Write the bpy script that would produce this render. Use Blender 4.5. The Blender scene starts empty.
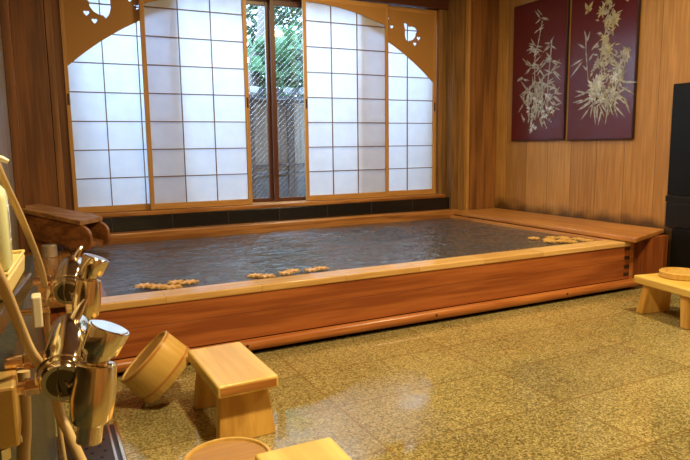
import bpy, bmesh, math, random
from mathutils import Vector, Matrix, Euler
S = 0.8                      # measured units -> metres, applied to everything at the end
PI = math.pi
sc = bpy.context.scene
COL = sc.collection
R = math.radians

# ------------------------------------------------------------------ materials
def newmat(name):
    m = bpy.data.materials.new(name); m.use_nodes = True
    nt = m.node_tree; nt.nodes.clear()
    out = nt.nodes.new('ShaderNodeOutputMaterial')
    return m, nt, out
def N(nt, t, **k):
    n = nt.nodes.new(t)
    for a, v in k.items(): setattr(n, a, v)
    return n
def plain(name, col, rough=.5, metal=0., spec=.5, bump=0., bscale=40, coat=0.):
    m, nt, out = newmat(name)
    p = N(nt, 'ShaderNodeBsdfPrincipled')
    p.inputs['Base Color'].default_value = (*col, 1); p.inputs['Roughness'].default_value = rough
    p.inputs['Metallic'].default_value = metal; p.inputs['Specular IOR Level'].default_value = spec
    p.inputs['Coat Weight'].default_value = coat
    if bump:
        tc = N(nt, 'ShaderNodeTexCoord'); no = N(nt, 'ShaderNodeTexNoise'); no.inputs['Scale'].default_value = bscale
        bp = N(nt, 'ShaderNodeBump'); bp.inputs['Strength'].default_value = bump; bp.inputs['Distance'].default_value = .01
        nt.links.new(tc.outputs['Object'], no.inputs['Vector']); nt.links.new(no.outputs['Fac'], bp.inputs['Height'])
        nt.links.new(bp.outputs['Normal'], p.inputs['Normal'])
    nt.links.new(p.outputs[0], out.inputs[0]); return m
def ramp(nt, stops):
    r = N(nt, 'ShaderNodeValToRGB'); e = r.color_ramp.elements
    while len(e) < len(stops): e.new(.5)
    for i, (p, c) in enumerate(stops): e[i].position = p; e[i].color = (*c, 1) if len(c) == 3 else c
    return r
def wood(name, dark, light, axis='x', rough=.45, scale=1., rings=True, board=None, bw=.3, stain=None, coat=0., blotch=.35, spec=.5):
    """wood with grain running along `axis`; board = axis across which boards are tiled; stain=(z0,z1) damp dark foot"""
    m, nt, out = newmat(name); L = nt.links.new
    p = N(nt, 'ShaderNodeBsdfPrincipled'); p.inputs['Roughness'].default_value = rough; p.inputs['Coat Weight'].default_value = coat
    p.inputs['Specular IOR Level'].default_value = spec
    tc = N(nt, 'ShaderNodeTexCoord'); sx = N(nt, 'ShaderNodeSeparateXYZ'); L(tc.outputs['Object'], sx.inputs[0])
    vec = tc.outputs['Object']; fl = None
    if board:
        dv = N(nt, 'ShaderNodeMath', operation='DIVIDE'); dv.inputs[1].default_value = bw * S
        L(sx.outputs[board.upper()], dv.inputs[0])
        fl = N(nt, 'ShaderNodeMath', operation='FLOOR'); L(dv.outputs[0], fl.inputs[0])
        ofs = N(nt, 'ShaderNodeMath', operation='MULTIPLY'); ofs.inputs[1].default_value = 7.31; L(fl.outputs[0], ofs.inputs[0])
        cb = N(nt, 'ShaderNodeCombineXYZ'); [L(ofs.outputs[0], cb.inputs[i]) for i in range(3)]
        ad = N(nt, 'ShaderNodeVectorMath', operation='ADD'); L(vec, ad.inputs[0]); L(cb.outputs[0], ad.inputs[1]); vec = ad.outputs[0]
    sv = {'x': (1.2, 22, 22), 'y': (22, 1.2, 22), 'z': (22, 22, 1.2)}[axis]
    mp = N(nt, 'ShaderNodeMapping'); mp.inputs['Scale'].default_value = [v * scale for v in sv]; L(vec, mp.inputs[0])
    n1 = N(nt, 'ShaderNodeTexNoise'); n1.inputs['Scale'].default_value = 3.2; n1.inputs['Detail'].default_value = 6; L(mp.outputs[0], n1.inputs['Vector'])
    mp2 = N(nt, 'ShaderNodeMapping'); mp2.inputs['Scale'].default_value = [v * scale * .22 for v in sv]; L(vec, mp2.inputs[0])
    n2 = N(nt, 'ShaderNodeTexNoise'); n2.inputs['Scale'].default_value = 1.3; n2.inputs['Detail'].default_value = 2; L(mp2.outputs[0], n2.inputs['Vector'])
    ml = N(nt, 'ShaderNodeMath', operation='MULTIPLY'); ml.inputs[1].default_value = 34.; L(n2.outputs['Fac'], ml.inputs[0])
    sn = N(nt, 'ShaderNodeMath', operation='SINE'); L(ml.outputs[0], sn.inputs[0])
    mx = N(nt, 'ShaderNodeMath', operation='MULTIPLY_ADD'); mx.inputs[1].default_value = .17 if rings else .04; L(sn.outputs[0], mx.inputs[0]); L(n1.outputs['Fac'], mx.inputs[2])
    n3 = N(nt, 'ShaderNodeTexNoise'); n3.inputs['Scale'].default_value = 1.7; n3.inputs['Detail'].default_value = 3; L(vec, n3.inputs['Vector'])
    m3 = N(nt, 'ShaderNodeMath', operation='MULTIPLY_ADD'); m3.inputs[1].default_value = blotch; L(n3.outputs['Fac'], m3.inputs[0]); L(mx.outputs[0], m3.inputs[2])
    last = m3.outputs[0]
    if board:
        wn = N(nt, 'ShaderNodeTexWhiteNoise', noise_dimensions='1D'); L(fl.outputs[0], wn.inputs['W'])
        m4 = N(nt, 'ShaderNodeMath', operation='MULTIPLY_ADD'); m4.inputs[1].default_value = .28; L(wn.outputs['Value'], m4.inputs[0]); L(last, m4.inputs[2])
        m5 = N(nt, 'ShaderNodeMath', operation='SUBTRACT'); m5.inputs[1].default_value = .14; L(m4.outputs[0], m5.inputs[0]); last = m5.outputs[0]
    rp = ramp(nt, [(.30 + blotch * .5, dark), (.72 + blotch * .5, light)]); L(last, rp.inputs[0])
    colr = rp.outputs[0]
    if board:
        fr = N(nt, 'ShaderNodeMath', operation='FRACT'); L(dv.outputs[0], fr.inputs[0])
        gt = N(nt, 'ShaderNodeMath', operation='LESS_THAN'); gt.inputs[1].default_value = .018 if bw < .5 else .004; L(fr.outputs[0], gt.inputs[0])
        mg = N(nt, 'ShaderNodeMixRGB', blend_type='MIX'); mg.inputs[2].default_value = (*[c * .45 for c in dark], 1)
        L(gt.outputs[0], mg.inputs[0]); L(colr, mg.inputs[1]); colr = mg.outputs[0]
    if stain:
        mr = N(nt, 'ShaderNodeMapRange'); mr.inputs['From Min'].default_value = stain[0] * S; mr.inputs['From Max'].default_value = stain[1] * S
        mr.inputs['To Min'].default_value = 1; mr.inputs['To Max'].default_value = 0
        ns = N(nt, 'ShaderNodeTexNoise'); ns.inputs['Scale'].default_value = 5; ns.inputs['Detail'].default_value = 5; L(tc.outputs['Object'], ns.inputs['Vector'])
        zz = N(nt, 'ShaderNodeMath', operation='MULTIPLY_ADD'); zz.inputs[1].default_value = -.22; L(ns.outputs['Fac'], zz.inputs[0]); 
        za = N(nt, 'ShaderNodeMath', operation='ADD'); za.inputs[1].default_value = .10; L(sx.outputs['Z'], za.inputs[0]); L(za.outputs[0], zz.inputs[2])
        L(zz.outputs[0], mr.inputs['Value'])
        ms = N(nt, 'ShaderNodeMixRGB', blend_type='MIX'); ms.inputs[2].default_value = (.035, .018, .008, 1)
        sm = N(nt, 'ShaderNodeMath', operation='MULTIPLY'); sm.inputs[1].default_value = .85; L(mr.outputs[0], sm.inputs[0])
        L(sm.outputs[0], ms.inputs[0]); L(colr, ms.inputs[1]); colr = ms.outputs[0]
    L(colr, p.inputs['Base Color'])
    bp = N(nt, 'ShaderNodeBump'); bp.inputs['Strength'].default_value = .25; bp.inputs['Distance'].default_value = .004
    L(n1.outputs['Fac'], bp.inputs['Height']); L(bp.outputs[0], p.inputs['Normal'])
    L(p.outputs[0], out.inputs[0]); return m

M = {}
M['frame'] = wood('shoji_frame_wood', (.42, .21, .055), (.60, .33, .10), 'z', .5, rings=False, blotch=.1)
M['frame_h'] = wood('shoji_rail_wood', (.42, .21, .055), (.60, .33, .10), 'x', .5, rings=False, blotch=.1)
M['arch'] = plain('arch_board', (.44, .225, .060), .6, bump=.1, bscale=200)
M['lattice'] = plain('lattice_wood', (.20, .10, .035), .6)
M['alu'] = plain('brown_door_frame', (.09, .028, .012), .35)
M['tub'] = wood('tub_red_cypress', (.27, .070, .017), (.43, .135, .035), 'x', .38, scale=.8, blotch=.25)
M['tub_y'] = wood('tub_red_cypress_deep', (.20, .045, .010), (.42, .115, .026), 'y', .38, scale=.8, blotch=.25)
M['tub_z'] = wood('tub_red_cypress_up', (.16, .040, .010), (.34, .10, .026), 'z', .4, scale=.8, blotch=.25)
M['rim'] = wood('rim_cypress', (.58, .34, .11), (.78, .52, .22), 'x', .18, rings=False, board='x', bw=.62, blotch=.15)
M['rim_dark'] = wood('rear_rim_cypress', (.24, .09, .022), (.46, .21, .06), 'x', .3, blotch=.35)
M['bench'] = wood('bench_cypress', (.36, .14, .032), (.56, .26, .07), 'y', .3, blotch=.3)
M['rail'] = wood('rail_round', (.34, .10, .022), (.52, .20, .05), 'x', .3, rings=False)
M['wall_r'] = wood('wall_boards_right', (.36, .18, .045), (.55, .30, .085), 'z', .5, scale=.7, board='y', bw=.36, stain=(.49, .62), blotch=.5, rings=False)
M['wall_b'] = wood('wall_boards_back', (.14, .072, .022), (.31, .165, .055), 'z', .5, scale=.6, board='x', bw=.13, blotch=.4, rings=False)
M['post'] = wood('corner_post_wood', (.16, .066, .018), (.32, .14, .040), 'z', .5, scale=.6, blotch=.3)
M['wall_l'] = wood('wall_boards_left', (.10, .062, .02), (.20, .125, .04), 'z', .6, scale=.5, blotch=.5)
M['wall_f'] = wood('wall_boards_front', (.25, .12, .03), (.5, .27, .08), 'z', .6, board='x', bw=.4)
M['column'] = wood('column_wood', (.13, .048, .013), (.25, .095, .025), 'z', .5, scale=.6, blotch=.4)
M['chute'] = wood('chute_wood', (.15, .055, .014), (.32, .125, .034), 'x', .45, scale=.8, blotch=.35)
M['chute_top'] = wood('chute_lid_wood', (.22, .10, .03), (.42, .21, .07), 'x', .5, scale=.8, blotch=.5)
M['deck'] = wood('deck_wood', (.24, .10, .022), (.42, .19, .045), 'y', .2, blotch=.4)
M['pine_y'] = wood('stool_pine', (.66, .42, .085), (.84, .61, .17), 'y', .35, scale=.55, blotch=.2)
M['pine_z'] = wood('stool_leg_pine', (.56, .30, .06), (.74, .45, .11), 'z', .4, scale=.6, blotch=.2)
M['endgrain'] = wood('stool_end_grain', (.42, .16, .03), (.62, .30, .07), 'x', .45, scale=.8, blotch=.3)
M['bucket'] = wood('bowl_staves', (.54, .32, .07), (.70, .47, .13), 'z', .38, scale=.6, rings=False, blotch=.25)
M['bucket_base'] = wood('bowl_base_board', (.40, .21, .045), (.54, .31, .08), 'x', .4, scale=.6, blotch=.2)
M['hoop'] = plain('bowl_hoop', (.46, .20, .045), .3)
M['float'] = wood('floating_cutout_wood', (.62, .34, .09), (.8, .5, .16), 'x', .5, rings=False, blotch=.2)
M['ceiling'] = wood('ceiling_boards', (.20, .10, .03), (.36, .19, .06), 'y', .6, board='x', bw=.4)
M['chrome'] = plain('chrome', (.82, .74, .60), .10, 1.)
M['chrome2'] = plain('chrome_brushed', (.80, .66, .44), .17, 1.)
M['stopper'] = plain('satin_chrome', (.72, .66, .55), .3, .75)
M['ledge'] = plain('dark_bronze_ledge', (.16, .11, .055), .25, .8)
M['gold_reflection'] = plain('steel_gold_reflection', (.85, .60, .22), .3, .7)  # gold tone paints in the warm room mirrored by the chrome box
M['cap'] = plain('smoked_chrome', (.22, .17, .11), .12, 1.)
M['steel'] = plain('drain_steel', (.20, .17, .13), .33, 1., bump=.05)
M['copper'] = plain('copper_nut', (.88, .62, .40), .16, 1.)
M['black'] = plain('black_slot', (.006, .006, .006), .5)
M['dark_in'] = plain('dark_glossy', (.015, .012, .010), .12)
M['lacq'] = plain('black_lacquer_cabinet', (.004, .005, .006), .45, spec=.25, bump=.15, bscale=12)
M['lacq2'] = plain('black_lacquer_shelf', (.008, .008, .009), .3, spec=.35, bump=.3, bscale=9)
M['maroon'] = plain('maroon_lacquer', (.095, .012, .014), .22, bump=.03, bscale=60)
M['edge'] = plain('panel_edge', (.02, .006, .006), .4)
M['hose'] = plain('cream_hose', (.55, .40, .19), .35)
M['tray'] = plain('cream_soap_tray', (.80, .66, .28), .3)
M['bottle'] = plain('pale_green_bottle', (.66, .72, .46), .22)
M['label'] = plain('bottle_label', (.75, .78, .74), .4)
M['label_blue'] = plain('label_blue', (.05, .12, .35), .4)
M['pump'] = plain('cream_pump', (.85, .80, .62), .25)
M['earth'] = plain('garden_earth', (.12, .10, .07), .9)
M['grout'] = plain('screw_dark', (.05, .02, .01), .5)
M['bark'] = plain('bark', (.17, .15, .15), .8, bump=.5, bscale=14)
M['fence'] = wood('fence_boards', (.16, .12, .09), (.30, .24, .19), 'z', .7, rings=False, board='x', bw=.22)
M['fence_dark'] = plain('fence_rail_dark', (.07, .05, .045), .6)
M['tile_cap'] = plain('kawara_tile', (.09, .10, .12), .45)
M['stone_out'] = plain('garden_wall_plinth', (.10, .10, .11), .8, bump=.4)
M['bronze'] = plain('finger_pull_dark', (.05, .018, .008), .4)

def leafmat(name, a, b):
    m, nt, out = newmat(name); L = nt.links.new
    tc = N(nt, 'ShaderNodeTexCoord'); n = N(nt, 'ShaderNodeTexNoise'); n.inputs['Scale'].default_value = 3; L(tc.outputs['Object'], n.inputs['Vector'])
    r = ramp(nt, [(.35, a), (.65, b)]); L(n.outputs['Fac'], r.inputs[0])
    d = N(nt, 'ShaderNodeBsdfPrincipled'); d.inputs['Roughness'].default_value = .35; L(r.outputs[0], d.inputs['Base Color'])
    t = N(nt, 'ShaderNodeBsdfTranslucent'); L(r.outputs[0], t.inputs['Color'])
    mx = N(nt, 'ShaderNodeMixShader'); mx.inputs[0].default_value = .4; L(d.outputs[0], mx.inputs[1]); L(t.outputs[0], mx.inputs[2]); L(mx.outputs[0], out.inputs[0]); return m
M['leaf_dark'] = leafmat('leaves_dark', (.01, .03, .015), (.06, .14, .06))
M['leaf_light'] = leafmat('leaves_light', (.04, .13, .05), (.17, .34, .19))

# shoji paper
m, nt, out = newmat('shoji_paper'); L = nt.links.new
d = N(nt, 'ShaderNodeBsdfDiffuse'); d.inputs[0].default_value = (.80, .82, .84, 1)
t = N(nt, 'ShaderNodeBsdfTranslucent')
tc = N(nt, 'ShaderNodeTexCoord'); n = N(nt, 'ShaderNodeTexNoise'); n.inputs['Scale'].default_value = 9; n.inputs['Detail'].default_value = 5; L(tc.outputs['Object'], n.inputs['Vector'])
r = ramp(nt, [(.3, (.78, .82, .90)), (.7, (.88, .91, .96))]); L(n.outputs['Fac'], r.inputs[0]); L(r.outputs[0], t.inputs[0])
mx = N(nt, 'ShaderNodeMixShader'); mx.inputs[0].default_value = .62; L(d.outputs[0], mx.inputs[1]); L(t.outputs[0], mx.inputs[2]); L(mx.outputs[0], out.inputs[0])
M['paper'] = m
# wired glass
m, nt, out = newmat('wired_glass'); L = nt.links.new
tr = N(nt, 'ShaderNodeBsdfTransparent'); tr.inputs[0].default_value = (.93, .96, .97, 1)
gl = N(nt, 'ShaderNodeBsdfGlossy'); gl.inputs['Roughness'].default_value = .03
mx = N(nt, 'ShaderNodeMixShader'); mx.inputs[0].default_value = .05; L(tr.outputs[0], mx.inputs[1]); L(gl.outputs[0], mx.inputs[2])
tc = N(nt, 'ShaderNodeTexCoord'); sx = N(nt, 'ShaderNodeSeparateXYZ'); L(tc.outputs['Object'], sx.inputs[0])
sm = N(nt, 'ShaderNodeMath', operation='SUBTRACT'); L(sx.outputs['X'], sm.inputs[0]); L(sx.outputs['Z'], sm.inputs[1])
dv = N(nt, 'ShaderNodeMath', operation='DIVIDE'); dv.inputs[1].default_value = .050; L(sm.outputs[0], dv.inputs[0])
fr = N(nt, 'ShaderNodeMath', operation='FRACT'); L(dv.outputs[0], fr.inputs[0])
lt = N(nt, 'ShaderNodeMath', operation='LESS_THAN'); lt.inputs[1].default_value = .17; L(fr.outputs[0], lt.inputs[0])
wr = N(nt, 'ShaderNodeBsdfDiffuse'); wr.inputs[0].default_value = (.75, .77, .8, 1)
tw = N(nt, 'ShaderNodeBsdfTranslucent'); tw.inputs[0].default_value = (.75, .77, .8, 1)
ws = N(nt, 'ShaderNodeMixShader'); ws.inputs[0].default_value = .5; L(wr.outputs[0], ws.inputs[1]); L(tw.outputs[0], ws.inputs[2])
wm = N(nt, 'ShaderNodeMath', operation='MULTIPLY'); wm.inputs[1].default_value = .22; L(lt.outputs[0], wm.inputs[0])
m2 = N(nt, 'ShaderNodeMixShader'); L(wm.outputs[0], m2.inputs[0]); L(mx.outputs[0], m2.inputs[1]); L(ws.outputs[0], m2.inputs[2]); L(m2.outputs[0], out.inputs[0])
M['glass'] = m
# bath water: refracts a little, mirrors the window, rippled
m, nt, out = newmat('bath_water'); L = nt.links.new
p = N(nt, 'ShaderNodeBsdfPrincipled'); p.inputs['Base Color'].default_value = (.060, .068, .085, 1); p.inputs['Roughness'].default_value = .05
p.inputs['IOR'].default_value = 1.5; p.inputs['Specular IOR Level'].default_value = 1.
tc = N(nt, 'ShaderNodeTexCoord'); mp = N(nt, 'ShaderNodeMapping'); mp.inputs['Scale'].default_value = (1.0, 1.9, 1.); L(tc.outputs['Object'], mp.inputs[0])
n1 = N(nt, 'ShaderNodeTexNoise'); n1.inputs['Scale'].default_value = 4.5; n1.inputs['Detail'].default_value = 5; n1.inputs['Roughness'].default_value = .6; n1.inputs['Distortion'].default_value = .8; L(mp.outputs[0], n1.inputs['Vector'])
n2 = N(nt, 'ShaderNodeTexNoise'); n2.inputs['Scale'].default_value = 14; n2.inputs['Detail'].default_value = 3; n2.inputs['Distortion'].default_value = 1.; L(mp.outputs[0], n2.inputs['Vector'])
ad = N(nt, 'ShaderNodeMath', operation='MULTIPLY_ADD'); ad.inputs[1].default_value = .35; L(n2.outputs['Fac'], ad.inputs[0]); L(n1.outputs['Fac'], ad.inputs[2])
gr = N(nt, 'ShaderNodeVectorMath', operation='DISTANCE'); gr.inputs[1].default_value = ((3.05 - 2.515) * S, (5.75 - 5.15) * S, 0.07); L(tc.outputs['Object'], gr.inputs[0])
gm_ = N(nt, 'ShaderNodeMapRange'); gm_.inputs['From Min'].default_value = .0; gm_.inputs['From Max'].default_value = .75; gm_.inputs['To Min'].default_value = 3.2; gm_.inputs['To Max'].default_value = 1.; L(gr.outputs['Value'], gm_.inputs['Value'])
mm_ = N(nt, 'ShaderNodeMath', operation='MULTIPLY'); L(ad.outputs[0], mm_.inputs[0]); L(gm_.outputs[0], mm_.inputs[1]); ad = mm_
bp = N(nt, 'ShaderNodeBump'); bp.inputs['Strength'].default_value = .6; bp.inputs['Distance'].default_value = .04; L(ad.outputs[0], bp.inputs['Height']); L(bp.outputs[0], p.inputs['Normal'])
L(p.outputs[0], out.inputs[0]); M['water'] = m
# granite floor, slabs with thin joints and damp patches
def granite(name, a, b, c, wet=True, joints=True):
    m, nt, out = newmat(name); L = nt.links.new
    p = N(nt, 'ShaderNodeBsdfPrincipled')
    tc = N(nt, 'ShaderNodeTexCoord'); O = tc.outputs['Object']; sx = N(nt, 'ShaderNodeSeparateXYZ'); L(O, sx.inputs[0])
    v = N(nt, 'ShaderNodeTexVoronoi'); v.inputs['Scale'].default_value = 170; L(O, v.inputs['Vector'])
    bw = N(nt, 'ShaderNodeSeparateColor'); L(v.outputs['Color'], bw.inputs[0])
    n = N(nt, 'ShaderNodeTexNoise'); n.inputs['Scale'].default_value = 110; n.inputs['Detail'].default_value = 3; L(O, n.inputs['Vector'])
    n3 = N(nt, 'ShaderNodeTexNoise'); n3.inputs['Scale'].default_value = 1.3; n3.inputs['Detail'].default_value = 5; L(O, n3.inputs['Vector'])
    ad = N(nt, 'ShaderNodeMath', operation='ADD'); L(bw.outputs[0], ad.inputs[0]); L(n.outputs['Fac'], ad.inputs[1])
    hf = N(nt, 'ShaderNodeMath', operation='MULTIPLY'); hf.inputs[1].default_value = .5; L(ad.outputs[0], hf.inputs[0])
    a2 = N(nt, 'ShaderNodeMath', operation='MULTIPLY_ADD'); a2.inputs[1].default_value = .45; L(n3.outputs['Fac'], a2.inputs[0]); L(hf.outputs[0], a2.inputs[2])
    col = None
    rp = ramp(nt, [(.42, a), (.70, b), (.98, c)]); L(a2.outputs[0], rp.inputs[0]); col = rp.outputs[0]
    if joints:
        def line(axis, period, off):
            s = N(nt, 'ShaderNodeMath', operation='SUBTRACT'); s.inputs[1].default_value = off * S; L(sx.outputs[axis], s.inputs[0])
            d = N(nt, 'ShaderNodeMath', operation='DIVIDE'); d.inputs[1].default_value = period * S; L(s.outputs[0], d.inputs[0])
            f = N(nt, 'ShaderNodeMath', operation='FRACT'); L(d.outputs[0], f.inputs[0])
            l = N(nt, 'ShaderNodeMath', operation='LESS_THAN'); l.inputs[1].default_value = .011 / period; L(f.outputs[0], l.inputs[0])
            fl = N(nt, 'ShaderNodeMath', operation='FLOOR'); L(d.outputs[0], fl.inputs[0])
            return l, fl
        lx, fx = line('X', 1.06, 1.535 - 1.06 * 4); ly, fy = line('Y', .51, 2.62 - .51 * 6)
        mxx = N(nt, 'ShaderNodeMath', operation='MAXIMUM'); L(lx.outputs[0], mxx.inputs[0]); L(ly.outputs[0], mxx.inputs[1])
        cb = N(nt, 'ShaderNodeCombineXYZ'); L(fx.outputs[0], cb.inputs[0]); L(fy.outputs[0], cb.inputs[1])
        wn = N(nt, 'ShaderNodeTexWhiteNoise', noise_dimensions='2D'); L(cb.outputs[0], wn.inputs['Vector'])
        mr = N(nt, 'ShaderNodeMapRange'); mr.inputs['To Min'].default_value = .88; mr.inputs['To Max'].default_value = 1.10; L(wn.outputs['Value'], mr.inputs['Value'])
        hs = N(nt, 'ShaderNodeHueSaturation'); L(mr.outputs[0], hs.inputs['Value']); L(col, hs.inputs['Color']); col = hs.outputs[0]
        mj = N(nt, 'ShaderNodeMixRGB'); mj.inputs[2].default_value = (.20, .12, .035, 1); mh = N(nt, 'ShaderNodeMath', operation='MULTIPLY'); mh.inputs[1].default_value = .75; L(mxx.outputs[0], mh.inputs[0]); L(mh.outputs[0], mj.inputs[0]); L(col, mj.inputs[1]); col = mj.outputs[0]
    L(col, p.inputs['Base Color'])
    n4 = N(nt, 'ShaderNodeTexNoise'); n4.inputs['Scale'].default_value = 2.1; n4.inputs['Detail'].default_value = 4; L(O, n4.inputs['Vector'])
    rr = ramp(nt, [(.49, (.045, .045, .045)), (.57, (.25, .25, .25))] if wet else [(.4, (.3, .3, .3)), (.6, (.45, .45, .45))]); L(n4.outputs['Fac'], rr.inputs[0]); L(rr.outputs[0], p.inputs['Roughness']); p.inputs['Specular IOR Level'].default_value = .85
    bp = N(nt, 'ShaderNodeBump'); bp.inputs['Strength'].default_value = .06 if wet else .02; bp.inputs['Distance'].default_value = .003; bs = N(nt, 'ShaderNodeMapRange'); bs.inputs['From Min'].default_value = .045; bs.inputs['From Max'].default_value = .25; bs.inputs['To Max'].default_value = .07; L(rr.outputs[0], bs.inputs['Value']); L(bs.outputs[0], bp.inputs['Strength']); L(a2.outputs[0], bp.inputs['Height']); L(bp.outputs[0], p.inputs['Normal'])
    L(p.outputs[0], out.inputs[0]); return m
M['floor'] = granite('granite_slabs', (.105, .082, .030), (.26, .21, .082), (.47, .40, .18))
M['gutter'] = granite('wet_dark_granite', (.02, .016, .008), (.07, .055, .02), (.20, .16, .07), joints=False)
M['marble'] = granite('dark_green_marble', (.006, .008, .006), (.016, .020, .013), (.07, .075, .04), wet=False, joints=False)
M['blacktile'] = plain('black_sill_stone', (.008, .008, .010), .22, bump=.1, bscale=30)
def nacre(name, a, b):
    m, nt, out = newmat(name); L = nt.links.new
    tc = N(nt, 'ShaderNodeTexCoord'); n = N(nt, 'ShaderNodeTexNoise'); n.inputs['Scale'].default_value = 28; n.inputs['Detail'].default_value = 3; L(tc.outputs['Object'], n.inputs['Vector'])
    r = ramp(nt, [(.35, a), (.5, [(x + y) / 2 for x, y in zip(a, b)]), (.65, b)]); L(n.outputs['Fac'], r.inputs[0])
    p = N(nt, 'ShaderNodeBsdfPrincipled'); p.inputs['Roughness'].default_value = .35; L(r.outputs[0], p.inputs['Base Color']); L(p.outputs[0], out.inputs[0]); return m
M['nacre'] = nacre('inlay_pearl', (.22, .20, .15), (.48, .50, .45))
M['nacre_w'] = nacre('inlay_white_pearl', (.40, .44, .42), (.70, .78, .80))
M['nacre_y'] = nacre('inlay_yellow_pearl', (.32, .28, .12), (.52, .50, .30))

# ------------------------------------------------------------------ mesh helpers
class MB:
    def __init__(s): s.bm = bmesh.new()
    def box(s, x0, x1, y0, y1, z0, z1):
        v = [s.bm.verts.new((x, y, z)) for x in (x0, x1) for y in (y0, y1) for z in (z0, z1)]
        for f in ((0, 1, 3, 2), (4, 6, 7, 5), (0, 4, 5, 1), (2, 3, 7, 6), (0, 2, 6, 4), (1, 5, 7, 3)): s.bm.faces.new([v[i] for i in f])
        return s
    def hexa(s, bot, top):
        a = [s.bm.verts.new(p) for p in bot]; b = [s.bm.verts.new(p) for p in top]; n = len(a)
        s.bm.faces.new(a[::-1]); s.bm.faces.new(b)
        for i in range(n): s.bm.faces.new((a[i], a[(i + 1) % n], b[(i + 1) % n], b[i]))
        return s
    def cyl(s, p0, p1, r0, r1=None, seg=24, caps=True):
        r1 = r0 if r1 is None else r1
        return s.sweep([p0, p1], [r0, r1], seg, caps)
    def sweep(s, pts, rad, seg=16, caps=True):
        pts = [Vector(p) for p in pts]
        if not isinstance(rad, (list, tuple)): rad = [rad] * len(pts)
        rings = []; prev = None
        for i, p in enumerate(pts):
            t = (pts[min(i + 1, len(pts) - 1)] - pts[max(i - 1, 0)])
            if t.length < 1e-9: t = prev_t
            t = t.normalized(); prev_t = t
            if prev is None:
                a = Vector((0, 0, 1)) if abs(t.z) < .9 else Vector((1, 0, 0))
                n = t.cross(a).normalized()
            else: n = (prev - t * prev.dot(t)).normalized()
            prev = n; b = t.cross(n)
            rings.append([s.bm.verts.new(p + (n * math.cos(k * 2 * PI / seg) + b * math.sin(k * 2 * PI / seg)) * rad[i]) for k in range(seg)])
        for A, B in zip(rings, rings[1:]):
            for k in range(seg): s.bm.faces.new((A[k], A[(k + 1) % seg], B[(k + 1) % seg], B[k]))
        if caps: s.bm.faces.new(rings[0][::-1]); s.bm.faces.new(rings[-1])
        return s
    def lathe(s, prof, mat=None, seg=48, close=False):
        """prof = [(r, z)], around z"""
        mat = mat or Matrix(); rings = []
        for r, z in prof:
            if r < 1e-6: rings.append([s.bm.verts.new(mat @ Vector((0, 0, z)))])
            else: rings.append([s.bm.verts.new(mat @ Vector((r * math.cos(k * 2 * PI / seg), r * math.sin(k * 2 * PI / seg), z))) for k in range(seg)])
        pr = list(zip(rings, rings[1:])) + ([(rings[-1], rings[0])] if close else [])
        for A, B in pr:
            for k in range(seg):
                a, b = A[k % len(A)], A[(k + 1) % len(A)]; c, d_ = B[(k + 1) % len(B)], B[k % len(B)]
                vs = []
                for v in (a, b, c, d_):
                    if v not in vs: vs.append(v)
                if len(vs) > 2: s.bm.faces.new(vs)
        return s
    def prism(s, poly, y0, y1):
        """poly in (x,z), extruded along y"""
        a = [s.bm.verts.new((x, y0, z)) for x, z in poly]; b = [s.bm.verts.new((x, y1, z)) for x, z in poly]; n = len(a)
        s.bm.faces.new(a); s.bm.faces.new(b[::-1])
        for i in range(n): s.bm.faces.new((a[i], b[i], b[(i + 1) % n], a[(i + 1) % n]))
        return s
    def build(s, name, mat, parent=None, bevel=0., smooth=False, off=None, seg=2):
        """children of a placed Empty: vertices are given in world units and shifted to the Empty"""
        bmesh.ops.recalc_face_normals(s.bm, faces=s.bm.faces)
        me = bpy.data.meshes.new(name); s.bm.to_mesh(me); s.bm.free()
        return finish(name, me, mat, parent, bevel, smooth, off, seg)
def world_origin(o):
    v = Vector((0, 0, 0))
    while o is not None: v += o.location; o = o.parent
    return v
def finish(name, me, mat, parent, bevel=0., smooth=False, off=None, seg=2):
    o = bpy.data.objects.new(name, me); COL.objects.link(o)
    me.materials.append(M[mat] if isinstance(mat, str) else mat)
    if parent is not None:
        o.parent = parent
        if off is None: off = world_origin(parent)
        me.transform(Matrix.Translation(-Vector(off)))
    elif off is None:
        xs = [v.co.x for v in me.vertices]; ys = [v.co.y for v in me.vertices]; z = min(v.co.z for v in me.vertices)
        c = Vector(((min(xs) + max(xs)) / 2, (min(ys) + max(ys)) / 2, z)); me.transform(Matrix.Translation(-c)); o.location = c
    if bevel:
        b = o.modifiers.new('bevel', 'BEVEL'); b.width = bevel * S; b.segments = seg; b.limit_method = 'ANGLE'; b.angle_limit = R(40)
    if smooth:
        for p in me.polygons: p.use_smooth = True
        try:
            me.set_sharp_from_angle(angle=R(40))
        except Exception: pass
    return o
LOCAL = (0, 0, 0)
def tag(o, label=None, cat=None, group=None, kind=None):
    if label: o['label'] = label
    if cat: o['category'] = cat
    if group: o['group'] = group
    if kind: o['kind'] = kind
    return o
def thing(name, loc, label, cat, group=None, kind=None, rot=(0, 0, 0)):
    o = bpy.data.objects.new(name, None); COL.objects.link(o); o.location = loc; o.rotation_euler = rot; o.empty_display_size = .05
    return tag(o, label, cat, group, kind)
def struct(o, label=None, cat=None):
    o['kind'] = 'structure'
    if label: o['label'] = label
    if cat: o['category'] = cat
    return o
def copy_tree(o, parent=None):
    c = o.copy(); COL.objects.link(c); c.parent = parent
    for ch in list(o.children): copy_tree(ch, c)
    return c
def sbox(name, mat, *a, label=None, cat=None, bevel=0.):
    return struct(MB().box(*a).build(name, mat, None, bevel), label, cat)

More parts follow.
